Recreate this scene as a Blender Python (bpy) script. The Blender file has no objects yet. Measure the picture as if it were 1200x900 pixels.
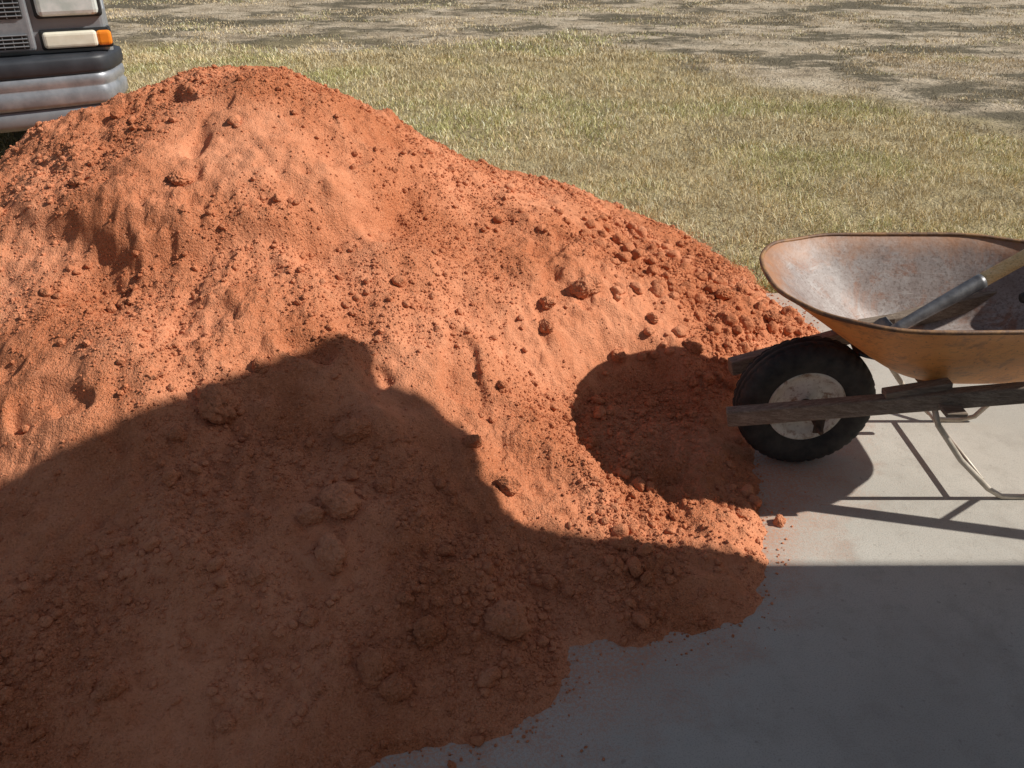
import bpy, math, numpy as np
from math import radians, sin, cos
def lerp(a,b,t): return a+(b-a)*t
def hsh(xi,yi,seed):
    h=(xi.astype(np.int64)*374761393+yi.astype(np.int64)*668265263+seed*1274126177)&0xFFFFFFFF
    h=((h^(h>>13))*1274126177)&0xFFFFFFFF
    return (h^(h>>16))&0xFFFF
def perlin(x,y,seed=0):
    xi=np.floor(x);yi=np.floor(y);fx=x-xi;fy=y-yi
    u=fx*fx*fx*(fx*(fx*6-15)+10);v=fy*fy*fy*(fy*(fy*6-15)+10)
    def g(ix,iy,dx,dy):
        a=hsh(ix,iy,seed)/65536.0*2*np.pi
        return np.cos(a)*dx+np.sin(a)*dy
    n00=g(xi,yi,fx,fy);n10=g(xi+1,yi,fx-1,fy);n01=g(xi,yi+1,fx,fy-1);n11=g(xi+1,yi+1,fx-1,fy-1)
    return (n00*(1-u)+n10*u)*(1-v)+(n01*(1-u)+n11*u)*v*1.0
CX,CY=-1.15,3.25
_ang=np.array([-180,-140,-100,-85,-66,-57.5,-53.5,-47.5,-42,-35,-26,-14,-1.5,7,40,90,140,180.])
_R=np.array([2.4,2.5,2.4,2.34,2.22,2.25,2.15,2.24,2.34,2.27,2.13,2.25,2.42,2.3,2.3,2.3,2.4,2.4])
_pr=np.array([0,.15,.3,.5,.7,.82,.92,1.3,1.7,2.0,2.3,2.6,3.2])
_pz=np.array([.975,.97,.955,.90,.80,.705,.63,.455,.27,.13,0,-.06,-.2])
_tr=np.linspace(0,3.2,641);_tz=np.interp(_tr,_pr,_pz)
_k=np.ones(17)/17;_tzs=np.convolve(np.pad(_tz,8,mode='edge'),_k,mode='valid')
def H(x,y,fine=True):
    x=np.asarray(x,float);y=np.asarray(y,float)
    dx=x-CX;dy=y-CY
    r=np.hypot(dx,dy);ang=np.degrees(np.arctan2(dy,dx))
    R=np.interp(ang,_ang,_R)
    rr=r*(1+(2.3/R-1)*np.clip(r/1.5,0,1))
    rr=rr*(1+.05*perlin(x*1.1+5,y*1.1,3))+.05*perlin(x*3,y*3,4)+.04*perlin(x*9,y*9,14)+.022*perlin(x*24,y*24,15)
    z=np.interp(np.clip(rr,0,3.19),_tr,_tzs)
    body=np.clip((2.3-rr)/.5,0,1)
    hol=.20*np.exp(-(((x-.33)/.34)**2+((y-2.33)/.34)**2))
    z0=z
    z=np.where(z0>0,np.maximum(z0-hol,np.minimum(z0,.06+.22*z0)),z0)
    z=z-.085*np.clip((-1.1-x)/.5,0,1)*np.clip(z/.4,0,1)+.03*np.exp(-(((x+.8)/.3)**2+((y-3.2)/.4)**2))
    z=z+body*np.clip(z0/.25,0.3,1)*(.05*perlin(x*2.1,y*2.1,5)+.028*perlin(x*4.7,y*4.7,6))
    s=perlin(x*1.6+3,y*1.6+9,21)
    z=z+body*.018*np.tanh(s*14)
    am=np.clip((ang+125)/20,0,1)*np.clip((-8-ang)/20,0,1)
    rs=r+.10*perlin(x*2.6,y*2.6,22)+.03*perlin(x*8,y*8,23)
    q=rs-.83
    z=z-am*.055*np.where(q<0,np.exp(-(q/.03)**2),np.exp(-(q/.13)**2))
    # crumbly slump pits
    pt=perlin(x*3.4+7,y*3.4,61)+.4*perlin(x*9,y*9,62)
    z=z-body*.028*np.clip((pt-.33)/.12,0,1)
    if fine:
        m=np.clip(perlin(x*1.7,y*1.7,30)*2.2+.5,0.12,1)
        b2=np.clip((2.42-rr)/.25,.3,1)
        z=z+b2*m*(.020*np.maximum(perlin(x*11,y*11,7),-.1)+.014*perlin(x*21,y*21,8))
        z=z+b2*(.0075*perlin(x*42,y*42,9)*(.4+.8*m)+.0068*perlin(x*85,y*85,10)*(.35+m))
    return z

# ---------- material helpers
def newmat(name):
    m=bpy.data.materials.new(name);m.use_nodes=True
    nt=m.node_tree;b=nt.nodes['Principled BSDF'];return m,nt,b
def pos(nt,scale=(1,1,1),obj=False):
    if obj:
        g=nt.nodes.new('ShaderNodeTexCoord');o=g.outputs['Object']
    else:
        g=nt.nodes.new('ShaderNodeNewGeometry');o=g.outputs['Position']
    if scale==(1,1,1): return o
    mp=nt.nodes.new('ShaderNodeMapping');mp.inputs['Scale'].default_value=scale
    nt.links.new(o,mp.inputs[0]);return mp.outputs[0]
def noise(nt,vec,scale,detail=4,rough=.55,dist=0):
    n=nt.nodes.new('ShaderNodeTexNoise');n.inputs['Scale'].default_value=scale
    n.inputs['Detail'].default_value=detail;n.inputs['Roughness'].default_value=rough;n.inputs['Distortion'].default_value=dist
    nt.links.new(vec,n.inputs['Vector']);return n.outputs['Fac']
def ramp(nt,fac,stops):
    r=nt.nodes.new('ShaderNodeValToRGB');e=r.color_ramp.elements
    while len(e)<len(stops): e.new(.5)
    for i,(p,c) in enumerate(stops):
        e[i].position=p
        e[i].color=(c,c,c,1) if isinstance(c,(int,float)) else (*c,1)
    nt.links.new(fac,r.inputs[0]);return r.outputs[0]
def mix(nt,f,a,b,mode='MIX'):
    m=nt.nodes.new('ShaderNodeMix');m.data_type='RGBA';m.blend_type=mode
    for v,i in ((f,0),(a,6),(b,7)):
        if hasattr(v,'links'): nt.links.new(v,m.inputs[i])
        else: m.inputs[i].default_value=v if i==0 else (*v,1)
    return m.outputs[2]
def math_(nt,op,a,b=0,c=0,clamp=False):
    m=nt.nodes.new('ShaderNodeMath');m.operation=op;m.use_clamp=clamp
    for v,i in ((a,0),(b,1),(c,2)):
        if hasattr(v,'links'): nt.links.new(v,m.inputs[i])
        else: m.inputs[i].default_value=v
    return m.outputs[0]
def bump(nt,b,h,dist,strength=1,prev=None):
    n=nt.nodes.new('ShaderNodeBump');n.inputs['Distance'].default_value=dist
    if hasattr(strength,'links'): nt.links.new(strength,n.inputs['Strength'])
    else: n.inputs['Strength'].default_value=strength
    nt.links.new(h,n.inputs['Height'])
    if prev is not None: nt.links.new(prev,n.inputs['Normal'])
    if b: nt.links.new(n.outputs[0],b.inputs['Normal'])
    return n.outputs[0]
def setc(nt,b,c):
    if hasattr(c,'links'): nt.links.new(c,b.inputs['Base Color'])
    else: b.inputs['Base Color'].default_value=(*c,1)
def simple(name,c1,c2,scale=8,rough=.6,metal=0,bs=0,stretch=(1,1,1),lo=.35,hi=.65,detail=5):
    m,nt,b=newmat(name);p=pos(nt,stretch,True)
    f=noise(nt,p,scale,detail,.6)
    setc(nt,b,ramp(nt,f,[(lo,c1),(hi,c2)]));b.inputs['Roughness'].default_value=rough;b.inputs['Metallic'].default_value=metal
    if bs: bump(nt,b,noise(nt,p,scale*4,4),bs)
    return m

def soil_mat():
    m,nt,b=newmat('red_soil');p=pos(nt)
    big=noise(nt,p,1.9,3,.6);mid=noise(nt,p,15,3,.65);fin=noise(nt,p,190,2,.7)
    msk=ramp(nt,big,[(.40,1.),(.62,.45)])
    c=ramp(nt,big,[(.38,(.57,.205,.096)),(.62,(.72,.308,.168))])
    c=mix(nt,math_(nt,'MULTIPLY',ramp(nt,mid,[(.45,0.),(.7,1.)]),.5),c,(.47,.155,.07))
    c=mix(nt,math_(nt,'MULTIPLY',ramp(nt,fin,[(.3,.65),(.48,0.)]),msk),c,(.31,.092,.04))
    c=mix(nt,math_(nt,'MULTIPLY',ramp(nt,fin,[(.58,0.),(.75,.55)]),msk),c,(.82,.47,.30))
    setc(nt,b,c);b.inputs['Roughness'].default_value=1;b.inputs['Specular IOR Level'].default_value=.05
    n2=bump(nt,None,noise(nt,p,75,3,.75),.012,math_(nt,'MULTIPLY',msk,.9))
    bump(nt,b,fin,.005,1,n2)
    return m
SOIL=soil_mat()

def meshobj(name,verts,faces,mats,parent=None,smooth=True):
    me=bpy.data.meshes.new(name);me.from_pydata([tuple(v) for v in verts],[],[tuple(f) for f in faces])
    for mm in (mats if isinstance(mats,(list,tuple)) else [mats]): me.materials.append(mm)
    me.update()
    if smooth: me.polygons.foreach_set('use_smooth',[True]*len(me.polygons))
    o=bpy.data.objects.new(name,me);bpy.context.scene.collection.objects.link(o)
    if parent: o.parent=parent
    return o
def npmesh(name,co,faces,mat,smooth=False,parent=None):
    me=bpy.data.meshes.new(name);me.vertices.add(len(co));me.vertices.foreach_set('co',co.astype(np.float32).ravel())
    k=faces.shape[1];n=len(faces);me.loops.add(n*k);me.loops.foreach_set('vertex_index',faces.astype(np.int32).ravel())
    me.polygons.add(n);me.polygons.foreach_set('loop_start',(np.arange(n)*k).astype(np.int32))
    me.update(calc_edges=True)
    me.polygons.foreach_set('use_smooth',np.full(len(me.polygons),smooth))
    me.materials.append(mat)
    o=bpy.data.objects.new(name,me);bpy.context.scene.collection.objects.link(o)
    if parent: o.parent=parent
    return o

# ---------- soil pile
st=.0065
xs=np.arange(-3.9,1.75,st);ys=np.arange(.5,5.95,st)
X,Y=np.meshgrid(xs,ys);Z=H(X,Y)
co=np.stack([X,Y,Z],-1).reshape(-1,3)
ny,nx=X.shape
idx=np.arange(nx*ny).reshape(ny,nx)
F=np.stack([idx[:-1,:-1],idx[:-1,1:],idx[1:,1:],idx[1:,:-1]],-1).reshape(-1,4)
F=F[co[F,2].max(1)>-.012]
used=np.unique(F);rm=np.full(nx*ny,-1);rm[used]=np.arange(len(used));F=rm[F];co=co[used]
pile=npmesh('soil_pile',co,F,SOIL,True)

rng=np.random.default_rng(7)
import bmesh
from mathutils import noise as mn, Vector
def template(sub,seed,amp=.3,fine=0):
    bm=bmesh.new();bmesh.ops.create_icosphere(bm,subdivisions=sub,radius=1)
    r=np.random.default_rng(seed)
    planes=[(Vector(r.normal(size=3)).normalized(),r.uniform(.6,.9)) for _ in range(5)]
    off=Vector(r.uniform(-50,50,3))
    for v in bm.verts:
        p=v.co.copy()
        for n,d in planes:
            q=p.dot(n)
            if q>d: p-=n*(q-d)*.6
        p*=1+amp*mn.noise(p*1.3+off)+(fine*mn.noise(p*5+off)+fine*.7*mn.noise(p*12+off) if fine else 0)
        v.co=p
    bm.verts.index_update()
    V=np.array([v.co[:] for v in bm.verts]);Fc=np.array([[v.index for v in f.verts] for f in bm.faces]);bm.free();return V,Fc
def rotm(n):
    q=rng.normal(size=(n,4));q/=np.linalg.norm(q,axis=1,keepdims=True);w,x,y,z=q.T
    return np.stack([1-2*(y*y+z*z),2*(x*y-z*w),2*(x*z+y*w),2*(x*y+z*w),1-2*(x*x+z*z),2*(y*z-x*w),2*(x*z-y*w),2*(y*z+x*w),1-2*(x*x+y*y)],-1).reshape(n,3,3)
def scatter(name,P,rad,sub,sink,smooth,nt=6,fine=0):
    temps=[template(sub,100*sub+i,.3,fine) for i in range(nt)]
    cos_,fs=[],[];base=0
    which=rng.integers(0,nt,len(P));
    for k in range(nt):
        s=which==k;n=s.sum()
        if n==0: continue
        V,Fc=temps[k];sc=rad[s][:,None]*rng.uniform(.75,1.2,(n,3))
        W=V[None]*sc[:,None,:];W=np.einsum('nij,nvj->nvi',rotm(n),W)
        W[:,:,2]*=.85
        W+=P[s][:,None,:];W[:,:,2]+=(rad[s]*(1-2*sink)*.8)[:,None]
        f=Fc[None]+(np.arange(n)*len(V))[:,None,None]+base
        cos_.append(W.reshape(-1,3));fs.append(f.reshape(-1,3));base+=n*len(V)
    return npmesh(name,np.concatenate(cos_),np.concatenate(fs),SOIL,smooth,pile)
def sample(n,dens,xr=(-3.2,1.5),yr=(.85,4.5)):
    out=[];got=0
    while got<n:
        x=rng.uniform(*xr,n*2);y=rng.uniform(*yr,n*2);w=dens(x,y);k=rng.random(n*2)<w
        p=np.stack([x[k],y[k]],-1);out.append(p);got+=len(p)
    p=np.concatenate(out)[:n];z=np.maximum(H(p[:,0],p[:,1]),0);return np.column_stack([p,z])
def dn(base,edge,spill,fall=.010,th=.012):
    def f(x,y):
        z=H(x,y,False);r=np.hypot(x-CX,y-CY)
        c=np.clip(perlin(x*2.3,y*2.3,40)*2.6+.48,0.07,1)
        w=(base+edge*np.clip((r-1.3)/.8,0,1))*c
        w=np.where((z<th)&(r>1.9),spill*np.exp(-np.clip(th-z,0,1)/fall),w)
        return np.clip(w,0,1)
    return f
n=100000;scatter('grains',sample(n,dn(.5,.35,1.,.0075)),.0014+.0034*rng.random(n)**1.6,1,.3,False)
n=9500;scatter('crumbs',sample(n,dn(.3,.6,.35,.004)),.0045+.0085*rng.random(n)**2.6,2,.35,False)
n=720;scatter('small_clods',sample(n,dn(.14,.9,.03,.003,.0)),.010+.015*rng.random(n)**2.2,3,.35,True,6,.12)
def foot(x,y):
    z=H(x,y,False);return np.where(z>-.005,1,.02)*np.exp(-(((x-.72)/.33)**2+((y-3.15)/.45)**2))
n=180;scatter('foot_clods',sample(n,foot,(-.2,1.5),(2.2,4.2)),.010+.024*rng.random(n)**1.9,3,.33,True,6,.12)
big=[(-.78,1.96,.061),(-.43,1.72,.041),(-.49,1.67,.027),(-.43,1.58,.041),(-.01,1.51,.061),(-.19,1.45,.034),(-.31,1.36,.042),(-.26,1.32,.036),(-.84,1.25,.029),(-.42,1.93,.045),(-.69,2.09,.028),(.26,2.8,.05),(1.03,3.12,.036),(.85,3.18,.035),(.79,3.7,.034),(.64,2.73,.03),(.37,2.65,.026),(.12,2.68,.028),(.11,2.58,.026),(-1.03,2.65,.03),(-.01,1.89,.026),(-.59,1.5,.022),(-.25,1.51,.018),(-.46,1.44,.018),(.58,4.6,.032),(.09,4.2,.025),(.77,1.97,.022),(-.14,4.1,.022),(-.03,2.25,.02),(.93,3.0,.03),(.8,2.95,.026),(.5,2.8,.022),(-1.6,2.6,.024),(-1.35,2.65,.022),(-1.75,2.65,.026),(.95,3.3,.028),(-.11,2.0,.03),(.09,1.65,.02),(.14,1.63,.018),(-.6,1.22,.02),(-.42,1.3,.015),(-.85,1.85,.018),(-.33,1.8,.02),(-1.1,2.3,.02)]
P=np.array([[x,y,max(float(H(x,y)),0)] for x,y,s in big]);rd=np.array([s for x,y,s in big])*1.05
scatter('large_clods',P,rd,5,.38,True,8,.15)

# ---------- ground
def zone_nodes(nt,p):
    sx=nt.nodes.new('ShaderNodeSeparateXYZ');nt.links.new(p,sx.inputs[0])
    xo=math_(nt,'MAXIMUM',math_(nt,'SUBTRACT',sx.outputs[0],1.2),0)
    lim=math_(nt,'SUBTRACT',10.0,math_(nt,'MULTIPLY',xo,1.6))
    lim=math_(nt,'ADD',lim,math_(nt,'MULTIPLY',math_(nt,'SUBTRACT',noise(nt,p,.7,3,.6),.5),5.0))
    return math_(nt,'MULTIPLY',math_(nt,'SUBTRACT',sx.outputs[1],lim),.9,clamp=True)
def ground_mat():
    m,nt,b=newmat('dry_lawn_ground');p=pos(nt)
    zn=zone_nodes(nt,p)
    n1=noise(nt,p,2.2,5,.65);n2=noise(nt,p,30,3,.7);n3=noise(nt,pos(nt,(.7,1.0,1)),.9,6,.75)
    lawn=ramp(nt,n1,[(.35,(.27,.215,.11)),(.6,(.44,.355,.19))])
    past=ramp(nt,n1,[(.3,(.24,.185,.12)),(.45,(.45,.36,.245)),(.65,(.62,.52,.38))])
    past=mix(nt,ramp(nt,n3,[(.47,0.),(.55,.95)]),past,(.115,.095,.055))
    c=mix(nt,zn,lawn,past)
    c=mix(nt,ramp(nt,n2,[(.35,.5),(.5,0.)]),c,(.11,.085,.05))
    setc(nt,b,c);b.inputs['Roughness'].default_value=1
    bump(nt,b,n2,.05,.8);return m
g=[-900,-300,-100,-40,-15,0,15,40,100,300,900]
gv=[(x,y,-.022) for y in g for x in g];k=len(g)
meshobj('ground',gv,[(j*k+i,j*k+i+1,(j+1)*k+i+1,(j+1)*k+i) for j in range(k-1) for i in range(k-1)],ground_mat(),smooth=False)

def conc_mat():
    m,nt,b=newmat('concrete');p=pos(nt)
    n1=noise(nt,p,1.3,4,.6);n2=noise(nt,p,9,4,.7);n3=noise(nt,p,260,1,.7)
    c=ramp(nt,n1,[(.3,(.40,.372,.322)),(.7,(.53,.50,.44))])
    c=mix(nt,ramp(nt,n2,[(.35,.45),(.5,0.)]),c,(.34,.31,.265))
    c=mix(nt,ramp(nt,n3,[(.35,.4),(.5,0.)]),c,(.26,.24,.21))
    c=mix(nt,ramp(nt,noise(nt,p,45,2,.6),[(.66,0.),(.72,.45)]),c,(.24,.21,.18))
    c=mix(nt,ramp(nt,noise(nt,p,3.1,5,.7),[(.55,0.),(.68,.4)]),c,(.36,.32,.27))
    sx=nt.nodes.new('ShaderNodeVectorMath');sx.operation='DISTANCE';nt.links.new(p,sx.inputs[0]);sx.inputs[1].default_value=(CX,CY,0)
    d=math_(nt,'ADD',sx.outputs['Value'],math_(nt,'MULTIPLY',math_(nt,'SUBTRACT',n2,.5),.4))
    msk=nt.nodes.new('ShaderNodeMapRange');nt.links.new(d,msk.inputs[0]);msk.inputs[1].default_value=2.52;msk.inputs[2].default_value=2.26
    k=math_(nt,'MULTIPLY',msk.outputs[0],ramp(nt,noise(nt,p,120,3,.8),[(.40,.1),(.60,.85)]))
    c=mix(nt,k,c,(.56,.25,.14))
    setc(nt,b,c);b.inputs['Roughness'].default_value=.85
    n_=bump(nt,None,n3,.0012,.6);bump(nt,b,n2,.004,.4,n_);return m
def box(name,x0,x1,y0,y1,z0,z1,mat,parent=None,bev=.01):
    v=[(x,y,z) for z in (z0,z1) for y in (y0,y1) for x in (x0,x1)]
    f=[(0,2,3,1),(4,5,7,6),(0,1,5,4),(2,6,7,3),(0,4,6,2),(1,3,7,5)]
    o=meshobj(name,v,f,mat,parent,False)
    if bev:
        md=o.modifiers.new('b','BEVEL');md.width=bev;md.segments=3
    return o
box('concrete_pavement',-1.9,9,-5,3.6,-.12,0,conc_mat(),bev=.012)

# ---------- grass
def grass():
    A=[]
    def add(n,xr,yr,hh,ww):
        x=rng.uniform(*xr,n);y=rng.uniform(*yr,n)
        lim=10-np.maximum(x-1.2,0)*1.6+perlin(x*.6,y*.6,50)*2.5+perlin(x*2,y*2,56)*1.2
        past=np.clip((y-lim)*.7,0,1)
        cl=perlin(x*1.3,y*1.3,51)+.5*perlin(x*.4,y*.5,57);c2=perlin(x*5,y*5,52);pt=perlin(x*.6,y*.9,53)+.6*perlin(x*1.5,y*2.0,54)+.4*perlin(x*3.3,y*4,55)
        keepp=np.where(past>rng.random(n),np.clip(.26+pt*1.5+c2*.6,.02,.9),np.clip(.78+c2*.9+cl*.3,.2,1))
        k=rng.random(n)<keepp
        k&=~((y<3.6+.03*perlin(x*8,y*0,3))&(x>-1.9))
        k&=H(x,y,False)<-.0
        x,y,past,cl,c2,pt=[q[k] for q in (x,y,past,cl,c2,pt)]
        h=hh*rng.uniform(.5,1.25,len(x))*(1-.4*past)*(1+.6*c2);w=ww*rng.uniform(.6,1.3,len(x))
        A.append((x,y,h,w,past,cl,pt))
    add(140000,(-3.5,5.2),(3.55,6),.050,.0030)
    add(170000,(-6,7.5),(6,10),.052,.0045)
    add(130000,(-9,11),(9.5,15),.055,.0075)
    add(50000,(-14,18),(15,26),.06,.012)
    add(7000,(.8,5.2),(3.58,3.72),.09,.003)
    x,y,h,w,past,cl,pt=[np.concatenate(q) for q in zip(*A)];n=len(x)
    az=rng.uniform(0,2*np.pi,n);lean=rng.uniform(.35,1.35,n);fz=rng.uniform(0,2*np.pi,n)
    d=np.stack([np.cos(az),np.sin(az),np.zeros(n)],-1);s=np.stack([np.cos(fz),np.sin(fz),np.zeros(n)],-1)
    b=np.stack([x,y,np.full(n,-.022)],-1)
    m=b+d*(h*.5*np.sin(lean*.6))[:,None];m[:,2]+=h*.5*np.cos(lean*.6)
    t=m+d*(h*.5*np.sin(lean*1.2))[:,None];t[:,2]+=h*.5*np.cos(lean*1.2)
    W=w[:,None]*s
    co=np.stack([b-W*.5,b+W*.5,m+W*.42,m-W*.42,t],1).reshape(-1,3)
    i=np.arange(n)*5
    F=np.concatenate([np.stack([i,i+1,i+2],-1),np.stack([i,i+2,i+3],-1),np.stack([i+3,i+2,i+4],-1)])
    mt,nt,bb=newmat('dry_grass_blades')
    at=nt.nodes.new('ShaderNodeAttribute');at.attribute_name='Col'
    nt.links.new(at.outputs['Color'],bb.inputs['Base Color']);bb.inputs['Roughness'].default_value=.8
    bb.inputs['Specular IOR Level'].default_value=.2
    o=npmesh('lawn_grass',co,F,mt,False)
    straw=np.array([.86,.69,.38]);olive=np.array([.40,.38,.16]);pale=np.array([.90,.80,.56]);brn=np.array([.44,.31,.17])
    gprob=np.clip(.22+cl*1.0-.1*past,0,.75)
    u=rng.random(n);u2=rng.random(n)
    c=np.where((u<gprob)[:,None],olive,np.where((u2<.40)[:,None],pale,np.where((u2>.86)[:,None],brn,straw)))
    c=c*rng.uniform(.8,1.12,(n,1))*np.clip(1+cl*.5,.65,1.2)[:,None]
    dk=np.clip((.08-pt)*2.8,0,.68)*past
    c=np.clip(c*(1-past[:,None]*np.array([.03,.05,.0]))*(1-dk[:,None]),0,.92)
    cc=np.repeat(np.column_stack([c,np.ones(n)]),5,0).astype(np.float32)
    ca=o.data.color_attributes.new('Col','FLOAT_COLOR','POINT');ca.data.foreach_set('color',cc.ravel())
grass()

# ---------- generic shapes
def empty(name,loc=(0,0,0),rot=0):
    e=bpy.data.objects.new(name,None);e.location=loc;e.rotation_euler=(0,0,rot);bpy.context.scene.collection.objects.link(e);return e
def tube(name,path,r,mat,parent,closed=False,n=12,rs=None,flat=1.):
    P=[Vector(p) for p in path];V=[];Fc=[];m=len(P);up=Vector((0,0,1))
    for i,p in enumerate(P):
        a=P[(i-1)%m] if (closed or i>0) else p;c=P[(i+1)%m] if (closed or i<m-1) else p
        d=(c-a).normalized();ref=up if abs(d.z)<.95 else Vector((0,1,0))
        s=d.cross(ref).normalized();u=s.cross(d)
        rr=rs[i] if rs else r
        for k in range(n):
            t=2*math.pi*k/n;V.append(p+s*cos(t)*rr+u*sin(t)*rr*flat)
    for i in range(m if closed else m-1):
        j=(i+1)%m
        for k in range(n): Fc.append((i*n+k,i*n+(k+1)%n,j*n+(k+1)%n,j*n+k))
    if not closed: Fc+= [tuple(range(n))[::-1],tuple((m-1)*n+k for k in range(n))]
    return meshobj(name,V,Fc,mat,parent)
def beam(name,p0,p1,w,h,mat,parent,w1=None,h1=None,bev=.005,seg=10):
    p0=Vector(p0);p1=Vector(p1);d=(p1-p0).normalized();s=d.cross(Vector((0,0,1))).normalized();u=s.cross(d)
    V=[];Fc=[]
    for i in range(seg+1):
        t=i/seg;p=p0.lerp(p1,t);a=lerp(w,w1 or w,t)/2;b=lerp(h,h1 or h,t)/2
        for sx,sz in ((-1,-1),(1,-1),(1,1),(-1,1)): V.append(p+s*sx*a+u*sz*b)
    for i in range(seg):
        for k in range(4): Fc.append((i*4+k,i*4+(k+1)%4,i*4+4+(k+1)%4,i*4+4+k))
    Fc+=[(3,2,1,0),tuple(seg*4+k for k in range(4))]
    o=meshobj(name,V,Fc,mat,parent,False);md=o.modifiers.new('b','BEVEL');md.width=bev;md.segments=2;md.limit_method='ANGLE'
    return o
def revolve(name,prof,c,mat,parent,n=96,fn=None,close=False):
    V=[];Fc=[];m=len(prof)
    for i in range(n):
        t=2*math.pi*i/n
        for j,(r,y) in enumerate(prof):
            if fn: r=fn(r,y,i)
            V.append((c[0]+r*cos(t),c[1]+y,c[2]+r*sin(t)))
    for i in range(n):
        k=(i+1)%n
        for j in range(m if close else m-1):
            l=(j+1)%m;Fc.append((i*m+j,k*m+j,k*m+l,i*m+l))
    return meshobj(name,V,Fc,mat,parent)

# ---------- wheelbarrow
wb=empty('wheelbarrow')
def paint_rust(name,base,base2,rust,lo,hi,rough=.5):
    m,nt,b=newmat(name);p=pos(nt,(1,1,1),True)
    c=ramp(nt,noise(nt,p,5,5,.6),[(.35,base),(.65,base2)])
    c=mix(nt,ramp(nt,noise(nt,p,14,8,.75,.3),[(lo,0.),(hi,.9)]),c,rust)
    c=mix(nt,ramp(nt,noise(nt,p,90,4,.7),[(.60,0.),(.68,.7)]),c,tuple(q*.5 for q in rust))
    sc=noise(nt,pos(nt,(9,1,60),True),3,5,.7)
    c=mix(nt,ramp(nt,sc,[(.57,0.),(.67,.6)]),c,tuple(q*.7 for q in rust))
    setc(nt,b,c);b.inputs['Roughness'].default_value=rough
    bump(nt,b,noise(nt,p,60,4),.002,.5);return m
TUBO=paint_rust('orange_yellow_paint',(.84,.39,.11),(.72,.30,.08),(.36,.16,.065),.5,.66,.5)
def tub_in():
    m,nt,b=newmat('worn_tub_inside');p=pos(nt,(1,1,1),True)
    c=ramp(nt,noise(nt,p,5,8,.72,.4),[(.3,(.16,.11,.09)),(.5,(.285,.235,.215)),(.7,(.41,.375,.355))])
    c=mix(nt,ramp(nt,noise(nt,p,7,9,.78,.6),[(.50,0.),(.60,.85)]),c,(.25,.11,.058))
    c=mix(nt,ramp(nt,noise(nt,p,110,4,.75),[(.50,0.),(.64,.7)]),c,(.12,.075,.055))
    c=mix(nt,ramp(nt,noise(nt,pos(nt,(3,3,40),True),4,5,.7),[(.58,0.),(.68,.4)]),c,(.50,.46,.43))
    sp=nt.nodes.new('ShaderNodeSeparateXYZ');nt.links.new(p,sp.inputs[0])
    hz=nt.nodes.new('ShaderNodeMapRange');nt.links.new(math_(nt,'ADD',sp.outputs[2],math_(nt,'MULTIPLY',math_(nt,'SUBTRACT',noise(nt,p,12,5,.7),.5),.16)),hz.inputs[0])
    hz.inputs[1].default_value=.53;hz.inputs[2].default_value=.62
    c=mix(nt,math_(nt,'MULTIPLY',hz.outputs[0],.8),c,(.42,.19,.08))
    setc(nt,b,c);b.inputs['Roughness'].default_value=.55
    bump(nt,b,noise(nt,p,40,5),.003,.5);return m
TUBI=tub_in()
TYC=2.35
def outline(L,z,n=120,s=1.):
    xf=lerp(.745,1.10,L);xr=lerp(1.80,1.58,L);xm=lerp(1.17,1.32,L);hw=lerp(.36,.205,L);e=lerp(2.5,3.2,L);er=lerp(3.6,4,L)
    out=[]
    for i in range(n):
        t=2*math.pi*i/n;c,sn=cos(t),sin(t)
        ex=er if c>0 else e
        X_=abs(c)**(2/ex)*(1 if c>0 else -1);Y_=abs(sn)**(2/ex)*(1 if sn>0 else -1)
        a=(xr-xm) if c>0 else (xm-xf)
        hwx=hw*(1-.12*max(X_,0)**2)
        wob=.002*sin(5*t+1)+.0015*sin(11*t)
        out.append((xm+a*X_*s,TYC+(hwx+wob*(1-L))*Y_*s,z+(.006*max(-X_,0)**2+wob)*(1-L)))
    return out
rows=[(0,.602),(.03,.600),(.2,.556),(.4,.507),(.6,.457),(.8,.408),(.9,.386),(.97,.372),(1.05,.362)]
V=[];nn=120
for L,z in rows: V+=outline(L,z)
for s,z in ((.93,.357),(.7,.355),(.4,.354),(.15,.354)): V+=outline(1.05,z,s=s)
R_=len(V)//nn;Fc=[]
for i in range(R_-1):
    for k in range(nn): Fc.append((i*nn+k,i*nn+(k+1)%nn,(i+1)*nn+(k+1)%nn,(i+1)*nn+k))
Fc.append(tuple((R_-1)*nn+k for k in range(nn)))
tub=meshobj('tub',V,Fc,[TUBI,TUBO],wb)
md=tub.modifiers.new('s','SOLIDIFY');md.thickness=.004;md.offset=-1;md.material_offset=1;md.material_offset_rim=1
tube('rim_bead',outline(0,.602),.0065,paint_rust('rim_paint',(.36,.19,.07),(.28,.13,.05),(.12,.06,.035),.42,.56,.6),wb,True)
RUB=simple('tyre_rubber',(.014,.014,.014),(.050,.043,.037),20,.8,0,.001)
WC=(.90,2.30,.212)
prof=[(.108,-.028),(.118,-.036),(.135,-.046),(.160,-.052),(.182,-.051),(.196,-.045),(.205,-.036),(.2105,-.028),(.2045,-.026),(.2045,-.020),(.2115,-.018),(.212,-.008),(.206,-.0065),(.206,.0065),(.212,.008),(.2115,.018),(.2045,.020),(.2045,.026),(.2105,.028),(.205,.036),(.196,.045),(.182,.051),(.160,.052),(.135,.046),(.118,.036),(.108,.028)]
revolve('tyre',prof,WC,RUB,wb,160,lambda r,y,i:r-(.004 if (i%4==0 and r>.19 and abs(y)>.017) else 0))
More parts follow.
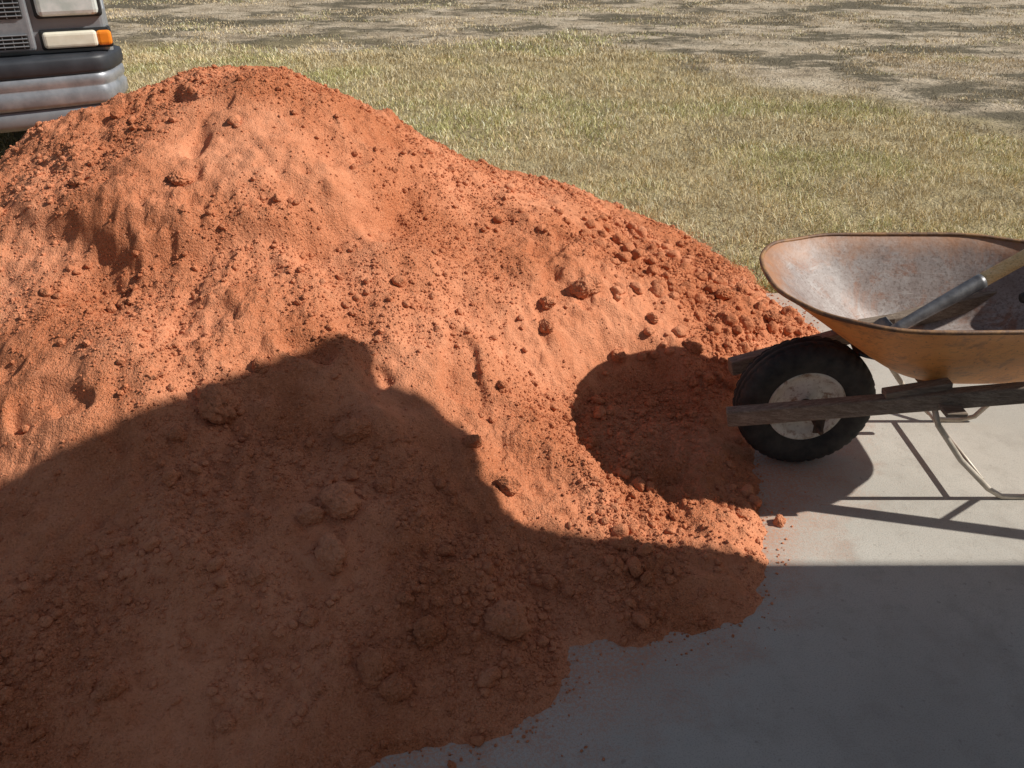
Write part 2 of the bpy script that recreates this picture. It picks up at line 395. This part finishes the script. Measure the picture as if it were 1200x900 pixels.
def rim_mat():
    m,nt,b=newmat('wheel_disc_paint');p=pos(nt,(1,1,1),True)
    c=ramp(nt,noise(nt,p,8,6,.7),[(.35,(.48,.43,.35)),(.6,(.74,.70,.62))])
    c=mix(nt,ramp(nt,noise(nt,p,22,8,.75,.4),[(.50,0.),(.62,.9)]),c,(.22,.10,.045))
    c=mix(nt,ramp(nt,noise(nt,p,70,5,.7),[(.55,0.),(.7,.6)]),c,(.25,.15,.09))
    setc(nt,b,c);b.inputs['Roughness'].default_value=.6;bump(nt,b,noise(nt,p,60,4),.002,.4);return m
RIM=rim_mat();DARK=simple('dark_steel',(.03,.022,.018),(.10,.06,.04),30,.6,.5)
for sgn in (-1,1):
    revolve('wheel_disc',[(.001,sgn*.022),(.03,sgn*.022),(.036,sgn*.016),(.07,sgn*.010),(.092,sgn*.014),(.100,sgn*.028),(.110,sgn*.034),(.119,sgn*.037),(.121,sgn*.032),(.112,sgn*.026)],WC,RIM,wb)
    revolve('hub',[(.001,sgn*.06),(.018,sgn*.06),(.021,sgn*.056),(.021,sgn*.015)],WC,DARK,wb,32)
tube('axle',[(.9,2.12,.212),(.9,2.48,.212)],.008,DARK,wb)
def wood_mat(name,c1,c2,c3,ax=(1.2,14,14),sc=9):
    m,nt,b=newmat(name);p=pos(nt,ax,True)
    f=noise(nt,p,sc,7,.7,.4);g=noise(nt,p,sc*5,4,.7)
    c=ramp(nt,f,[(.3,c1),(.5,c2),(.72,c3)]);c=mix(nt,ramp(nt,g,[(.35,.6),(.5,0.)]),c,tuple(q*.4 for q in c1))
    setc(nt,b,c);b.inputs['Roughness'].default_value=.85;bump(nt,b,f,.003,.7);return m
OLD=wood_mat('weathered_wood',(.13,.092,.065),(.23,.175,.13),(.36,.30,.235))
def railpt(side,x):
    y=2.30+side*(.135+(x-.64)*.17);z=.238+(x-.636)*.21;return (x,y,z)
for side,nm in ((-1,'near_rail'),(1,'far_rail')):
    beam(nm,railpt(side,.632 if side<0 else .70),railpt(side,2.15),.038,.052,OLD,wb)
    x,y,z=railpt(side,.9)
    box('axle_bracket',.885,.915,y-side*.024-.003,y-side*.024+.003,.195,.262,DARK,wb,.002)
    x,y,z=railpt(side,1.06);beam('wedge',(1.04,y,z+.034),(1.22,y,z+.062),.036,.018,OLD,wb,h1=.03,bev=.003)
GALV=simple('worn_leg_steel',(.36,.32,.26),(.58,.52,.44),18,.5,.3)
ORG=paint_rust('orange_leg_paint',(.6,.25,.05),(.48,.18,.04),(.22,.09,.04),.5,.62)
for side,nm,mt in ((-1,'near_leg',GALV),(1,'far_leg',GALV)):
    a=railpt(side,1.18);d=railpt(side,1.78);fy=2.30+side*.215
    path=[(a[0],a[1],a[2]-.02),(1.215,fy,.26),(1.31,fy,.14),(1.42,fy,.035),(1.465,fy,.008),(1.53,fy,.006),(1.58,fy,.02),(1.65,fy,.12),(1.73,fy,.28),(d[0],d[1],d[2]-.02)]
    tube(nm,path,.0085,mt,wb)
tube('cross_brace',[(1.39,2.085,.07),(1.39,2.515,.07)],.007,GALV,wb)
arc=[(1.33+.07*cos(t),2.44,.21+.09*sin(t)) for t in np.linspace(-2.2,1.2,14)]
tube('tub_strap',arc,.010,ORG,wb,flat=.6)
box('cross_cleat',1.18,1.24,2.0,2.60,.338,.352,OLD,wb,.004)
BLK=simple('black_rubber',(.010,.010,.010),(.02,.02,.02),20,.5)

# ---------- shovel resting in the tub
sh=empty('shovel')
A_=Vector((1.40,2.41,.56));B_=Vector((1.165,2.35,.443));D=(A_-B_).normalized()
HW=wood_mat('ash_handle',(.66,.42,.18),(.80,.57,.28),(.88,.68,.40),(3,14,14),6)
STL=simple('worn_steel',(.10,.10,.105),(.24,.24,.245),25,.45,.6)
tube('handle',[A_-D*.05,A_+D*.3,A_+D*.7,A_+D*.95],.0215,HW,sh,n=20)
tube('socket',[B_-D*.02,B_,B_+D*.1,A_,A_+D*.012],.018,STL,sh,rs=[.014,.016,.019,.0235,.0235],n=20)
s_=D.cross(Vector((0,0,1))).normalized();u_=s_.cross(D)
V=[];nr=13;nc=13
for i in range(nr):
    t=i/(nr-1)
    hw=.085*(1 if t<.55 else math.sqrt(max(1-((t-.55)/.45)**2*.96,0)))*(.75+.25*min(t/.12,1))
    for j in range(nc):
        q=-1+2*j/(nc-1);V.append(B_-D*(t*.15)+s_*(q*hw)+u_*(.018*q*q-.014-.03*sin(t*3)))
bl=meshobj('blade',V,[(i*nc+j,i*nc+j+1,(i+1)*nc+j+1,(i+1)*nc+j) for i in range(nr-1) for j in range(nc-1)],STL,sh)
bl.modifiers.new('s','SOLIDIFY').thickness=.003
gr=empty('hand_trowel')
tube('grip',[(1.555,2.43,.50),(1.58,2.43,.503),(1.64,2.43,.50),(1.70,2.43,.49)],.02,BLK,gr,rs=[.014,.023,.023,.014],n=20)
tube('tang',[(1.70,2.43,.49),(1.64,2.40,.43),(1.6,2.38,.40)],.005,STL,gr)
bmv=[(1.62,2.35,.40),(1.62,2.42,.40),(1.5,2.41,.362),(1.45,2.38,.36),(1.5,2.35,.362)]
tb=meshobj('trowel_blade',bmv,[(0,1,2,3,4)],STL,gr,False);tb.modifiers.new('s','SOLIDIFY').thickness=.002

# ---------- pickup truck
tr=empty('pickup_truck',(-3.25,5.08,-.02),radians(24))
PNT=simple('silver_paint',(.25,.265,.28),(.31,.325,.34),3,.3,.3)
CHR=simple('dull_chrome',(.22,.235,.255),(.36,.375,.40),9,.32,.4)
PAD=simple('bumper_pad',(.022,.025,.031),(.036,.04,.048),10,.5)
BLKP=simple('black_plastic',(.008,.008,.008),(.015,.015,.015),10,.5)
LENS=simple('headlamp_lens',(.55,.61,.57),(.76,.79,.76),14,.12,.1)
CREAM=simple('park_lamp_lens',(.70,.65,.50),(.84,.80,.66),10,.2)
AMB=simple('amber_lens',(.80,.22,.02),(.90,.30,.03),10,.2)
GLS=simple('dark_glass',(.015,.018,.02),(.03,.035,.04),3,.05)
def arch(cy,r=.43,cz=.40,n=14):
    return [(cy-r*cos(t),cz+r*sin(t)) for t in np.linspace(0,math.pi,n)]
pr=[(.06,.50),(.12,.42)]+arch(.92)+[(1.9,.40),(3.3,.40)]+arch(4.35)+[(5.45,.48),(5.48,1.18),(3.35,1.18),(3.3,1.20),(1.45,1.20),(.9,1.19),(.35,1.13),(.14,1.08),(.07,.98)]
def prism(name,pr,hw,mat,parent,bev=.04):
    n=len(pr);V=[(-hw,y,z) for y,z in pr]+[(hw,y,z) for y,z in pr]
    Fc=[tuple(range(n)),tuple(range(n,2*n))[::-1]]+[(i,i+n,(i+1)%n+n,(i+1)%n) for i in range(n)]
    o=meshobj(name,V,Fc,mat,parent,False)
    if bev:
        md=o.modifiers.new('b','BEVEL');md.width=bev;md.segments=4;md.limit_method='ANGLE';md.angle_limit=radians(40)
    return o
prism('body',pr,.965,PNT,tr,.035)
box('underbody',-.75,.75,.3,5.2,.32,.9,BLKP,tr)
gp=[(1.45,1.19),(2.0,1.80),(2.2,1.84),(3.1,1.84),(3.3,1.78),(3.38,1.19)]
prism('cab',gp,.80,PNT,tr,.04)
wp=[(1.62,1.24),(2.06,1.745),(3.05,1.765),(3.18,1.24)]
prism('side_glass',wp,.806,GLS,tr,.01)
meshobj('windshield',[(-.72,1.475,1.24),(.72,1.475,1.24),(.66,1.955,1.77),(-.66,1.955,1.77)],[(0,1,2,3)],GLS,tr,False)
def wheelT(x,y):
    e=empty('wheel');e.parent=tr;e.location=(x,y,.39);e.rotation_euler=(0,0,radians(90))
    revolve('tire',[(.21,-.1),(.25,-.125),(.34,-.13),(.375,-.11),(.39,-.09),(.39,.09),(.375,.11),(.34,.13),(.25,.125),(.21,.1)],(0,0,0),RUB,e,64)
    for s in (-1,1): revolve('rim',[(.001,s*.05),(.07,s*.055),(.09,s*.03),(.17,s*.04),(.2,s*.1),(.215,s*.105)],(0,0,0),CHR,e,48)
for x in (-.82,.82):
    for y in (.92,4.35): wheelT(x,y)
def sweep(name,prof,mat,off=0,hw=.99,parent=tr):
    xs_=np.linspace(-1,1,61);P=[]
    for q in xs_:
        x=q*hw;y=-.14+.10*q*q+ (.26*max(0,(abs(q)-.86)/.14)**2.2);P.append(Vector((x,y,0)))
    V=[];m=len(prof)
    for i,p in enumerate(P):
        a=P[max(i-1,0)];c=P[min(i+1,len(P)-1)];d=(c-a).normalized();nrm=Vector((d.y,-d.x,0))
        for o_,z in prof: V.append((p.x+nrm.x*(o_+off),p.y+nrm.y*(o_+off),z))
    Fc=[(i*m+j,i*m+j+1,(i+1)*m+j+1,(i+1)*m+j) for i in range(len(P)-1) for j in range(m-1)]
    return meshobj(name,V,Fc,mat,parent)
sweep('bumper_pad',[(-.16,.755),(-.02,.755),(.012,.745),(.02,.73),(.02,.67),(.008,.652),(-.05,.648)],PAD)
sweep('bumper_chrome',[(-.03,.652),(.0,.650),(.012,.64),(.014,.60),(.004,.585),(.004,.575),(.016,.56),(.014,.50),(.0,.475),(-.03,.468)],CHR)
sweep('bumper_valance',[(-.03,.472),(-.012,.464),(-.012,.40),(-.03,.36),(-.10,.345)],simple('valance_grey',(.17,.18,.195),(.24,.25,.265),8,.4,.3))
box('header_panel',-.95,.95,.02,.16,.745,1.09,PNT,tr,.03)
box('grille_shell',-.56,.56,-.035,.1,.78,1.10,CHR,tr,.02)
box('grille_upper',-.53,.53,-.042,.08,.955,1.085,BLKP,tr,.01)
box('grille_lower',-.53,.53,-.042,.08,.795,.875,BLKP,tr,.01)
for z in list(np.arange(.97,1.08,.022))+list(np.arange(.808,.87,.02)): box('grille_bar',-.525,.525,-.052,-.038,z,z+.006,PNT,tr,.002)
for x in np.arange(-.5,.51,.05):
    box('grille_post',x-.002,x+.002,-.048,-.036,.96,1.08,PNT,tr,0);box('grille_post',x-.002,x+.002,-.048,-.036,.80,.87,PNT,tr,0)
for s in (-1,1):
    a,b_=sorted((s*.60,s*.93));box('headlamp',a,b_,-.03,.1,.955,1.085,LENS,tr,.03)
    a,b_=sorted((s*.585,s*.945));box('lamp_surround',a,b_,-.012,.1,.945,1.09,BLKP,tr,.02)
    a,b_=sorted((s*.60,s*.89));box('parking_lamp',a,b_,-.03,.1,.785,.875,CREAM,tr,.02)
    a,b_=sorted((s*.885,s*.968));box('turn_signal',a,b_,-.022,.15,.787,.873,AMB,tr,.02)
    a,b_=sorted((s*.585,s*.97));box('lamp_trim',a,b_,-.008,.1,.775,.885,BLKP,tr,.015)
    box('mirror',s*1.06-.1,s*1.06+.1,1.62,1.70,1.2,1.38,BLKP,tr,.02)

# ---------- house whose gable end shades the pavement
hs=empty('house')
SID=simple('painted_siding',(.50,.47,.40),(.56,.53,.46),3,.7);TRM=simple('white_trim',(.74,.73,.70),(.8,.79,.77),4,.5)
SHG=simple('asphalt_shingles',(.06,.055,.05),(.12,.11,.10),30,.95,0,.006)
def xprism(name,pr,x0,x1,mat):
    n=len(pr);V=[(x0,y,z) for y,z in pr]+[(x1,y,z) for y,z in pr]
    Fc=[tuple(range(n)),tuple(range(n,2*n))[::-1]]+[(i,i+n,(i+1)%n+n,(i+1)%n) for i in range(n)]
    return meshobj(name,V,Fc,mat,hs,False)
sl=.93;ye=2.27;ze=2.74;yr_=-2.2;zr=ze+(ye-yr_)*sl;yw=1.79;yw2=2*yr_-yw;zw=ze+(ye-yw)*sl
xprism('walls',[(yw2,-.1),(yw,-.1),(yw,zw-.16),(yr_,zr-.2),(yw2,zw-.16)],2.27,9,SID)
z=.12
while z<2.6:
    box('clapboard',2.252,2.27,yw2+.1,yw-.1,z,z+.14,SID,hs,.004);z+=.15
box('corner_trim',2.235,2.33,yw-.09,yw+.003,0,2.0,TRM,hs,.004)
xprism('roof_slab',[(yw+.006,zw),(yr_,zr),(yr_,zr-.25),(yw+.006,zw-.25)],2.22,9.1,SHG)
xprism('roof_slab_back',[(yw2-.006,zw),(yr_,zr),(yr_,zr-.25),(yw2-.006,zw-.25)],2.22,9.1,SHG)
xprism('eave_shadow_caster',[(1.60,2.0),(1.795,2.04),(1.82,2.12),(1.91,2.24),(2.06,2.31),(2.12,2.46),(2.15,2.62),(2.27,2.72),(2.25,2.76),(1.80,zw-.002),(1.60,zw-.002)],2.232,2.32,TRM)  # added unseen thin board, outlined to cast the stepped shadow on the pile
box('window_frame',2.215,2.26,-1.6,-.4,1.0,2.1,TRM,hs,.006);box('window_glass',2.205,2.216,-1.5,-.5,1.1,2.0,GLS,hs,0)

# ---------- light, sky, camera
EL=40
w=bpy.data.worlds.new('World');bpy.context.scene.world=w;w.use_nodes=True
nt=w.node_tree;bg=nt.nodes['Background'];sk=nt.nodes.new('ShaderNodeTexSky');sk.sky_type='NISHITA';sk.sun_disc=False
sk.sun_elevation=radians(EL);sk.sun_rotation=radians(90)
mx=mix(nt,.3,sk.outputs[0],(2.2,1.95,1.7));nt.links.new(mx,bg.inputs[0]);bg.inputs[1].default_value=.082
sl_=bpy.data.lights.new('sun','SUN');sl_.energy=5.0;sl_.angle=radians(.55);sl_.color=(1,.955,.885)
so=bpy.data.objects.new('sun',sl_);so.rotation_euler=(0,radians(90-EL),0);so.location=(10,0,10);bpy.context.scene.collection.objects.link(so)
cd=bpy.data.cameras.new('camera');cd.sensor_width=36;cd.lens=30.54;cd.clip_end=3000;cd.clip_start=.05
cam=bpy.data.objects.new('camera',cd);cam.location=(0,0,1.6);cam.rotation_euler=(radians(60),0,0);bpy.context.scene.collection.objects.link(cam)
bpy.context.scene.camera=cam
s=bpy.context.scene;s.view_settings.view_transform='Standard';s.view_settings.look='None';s.view_settings.exposure=0
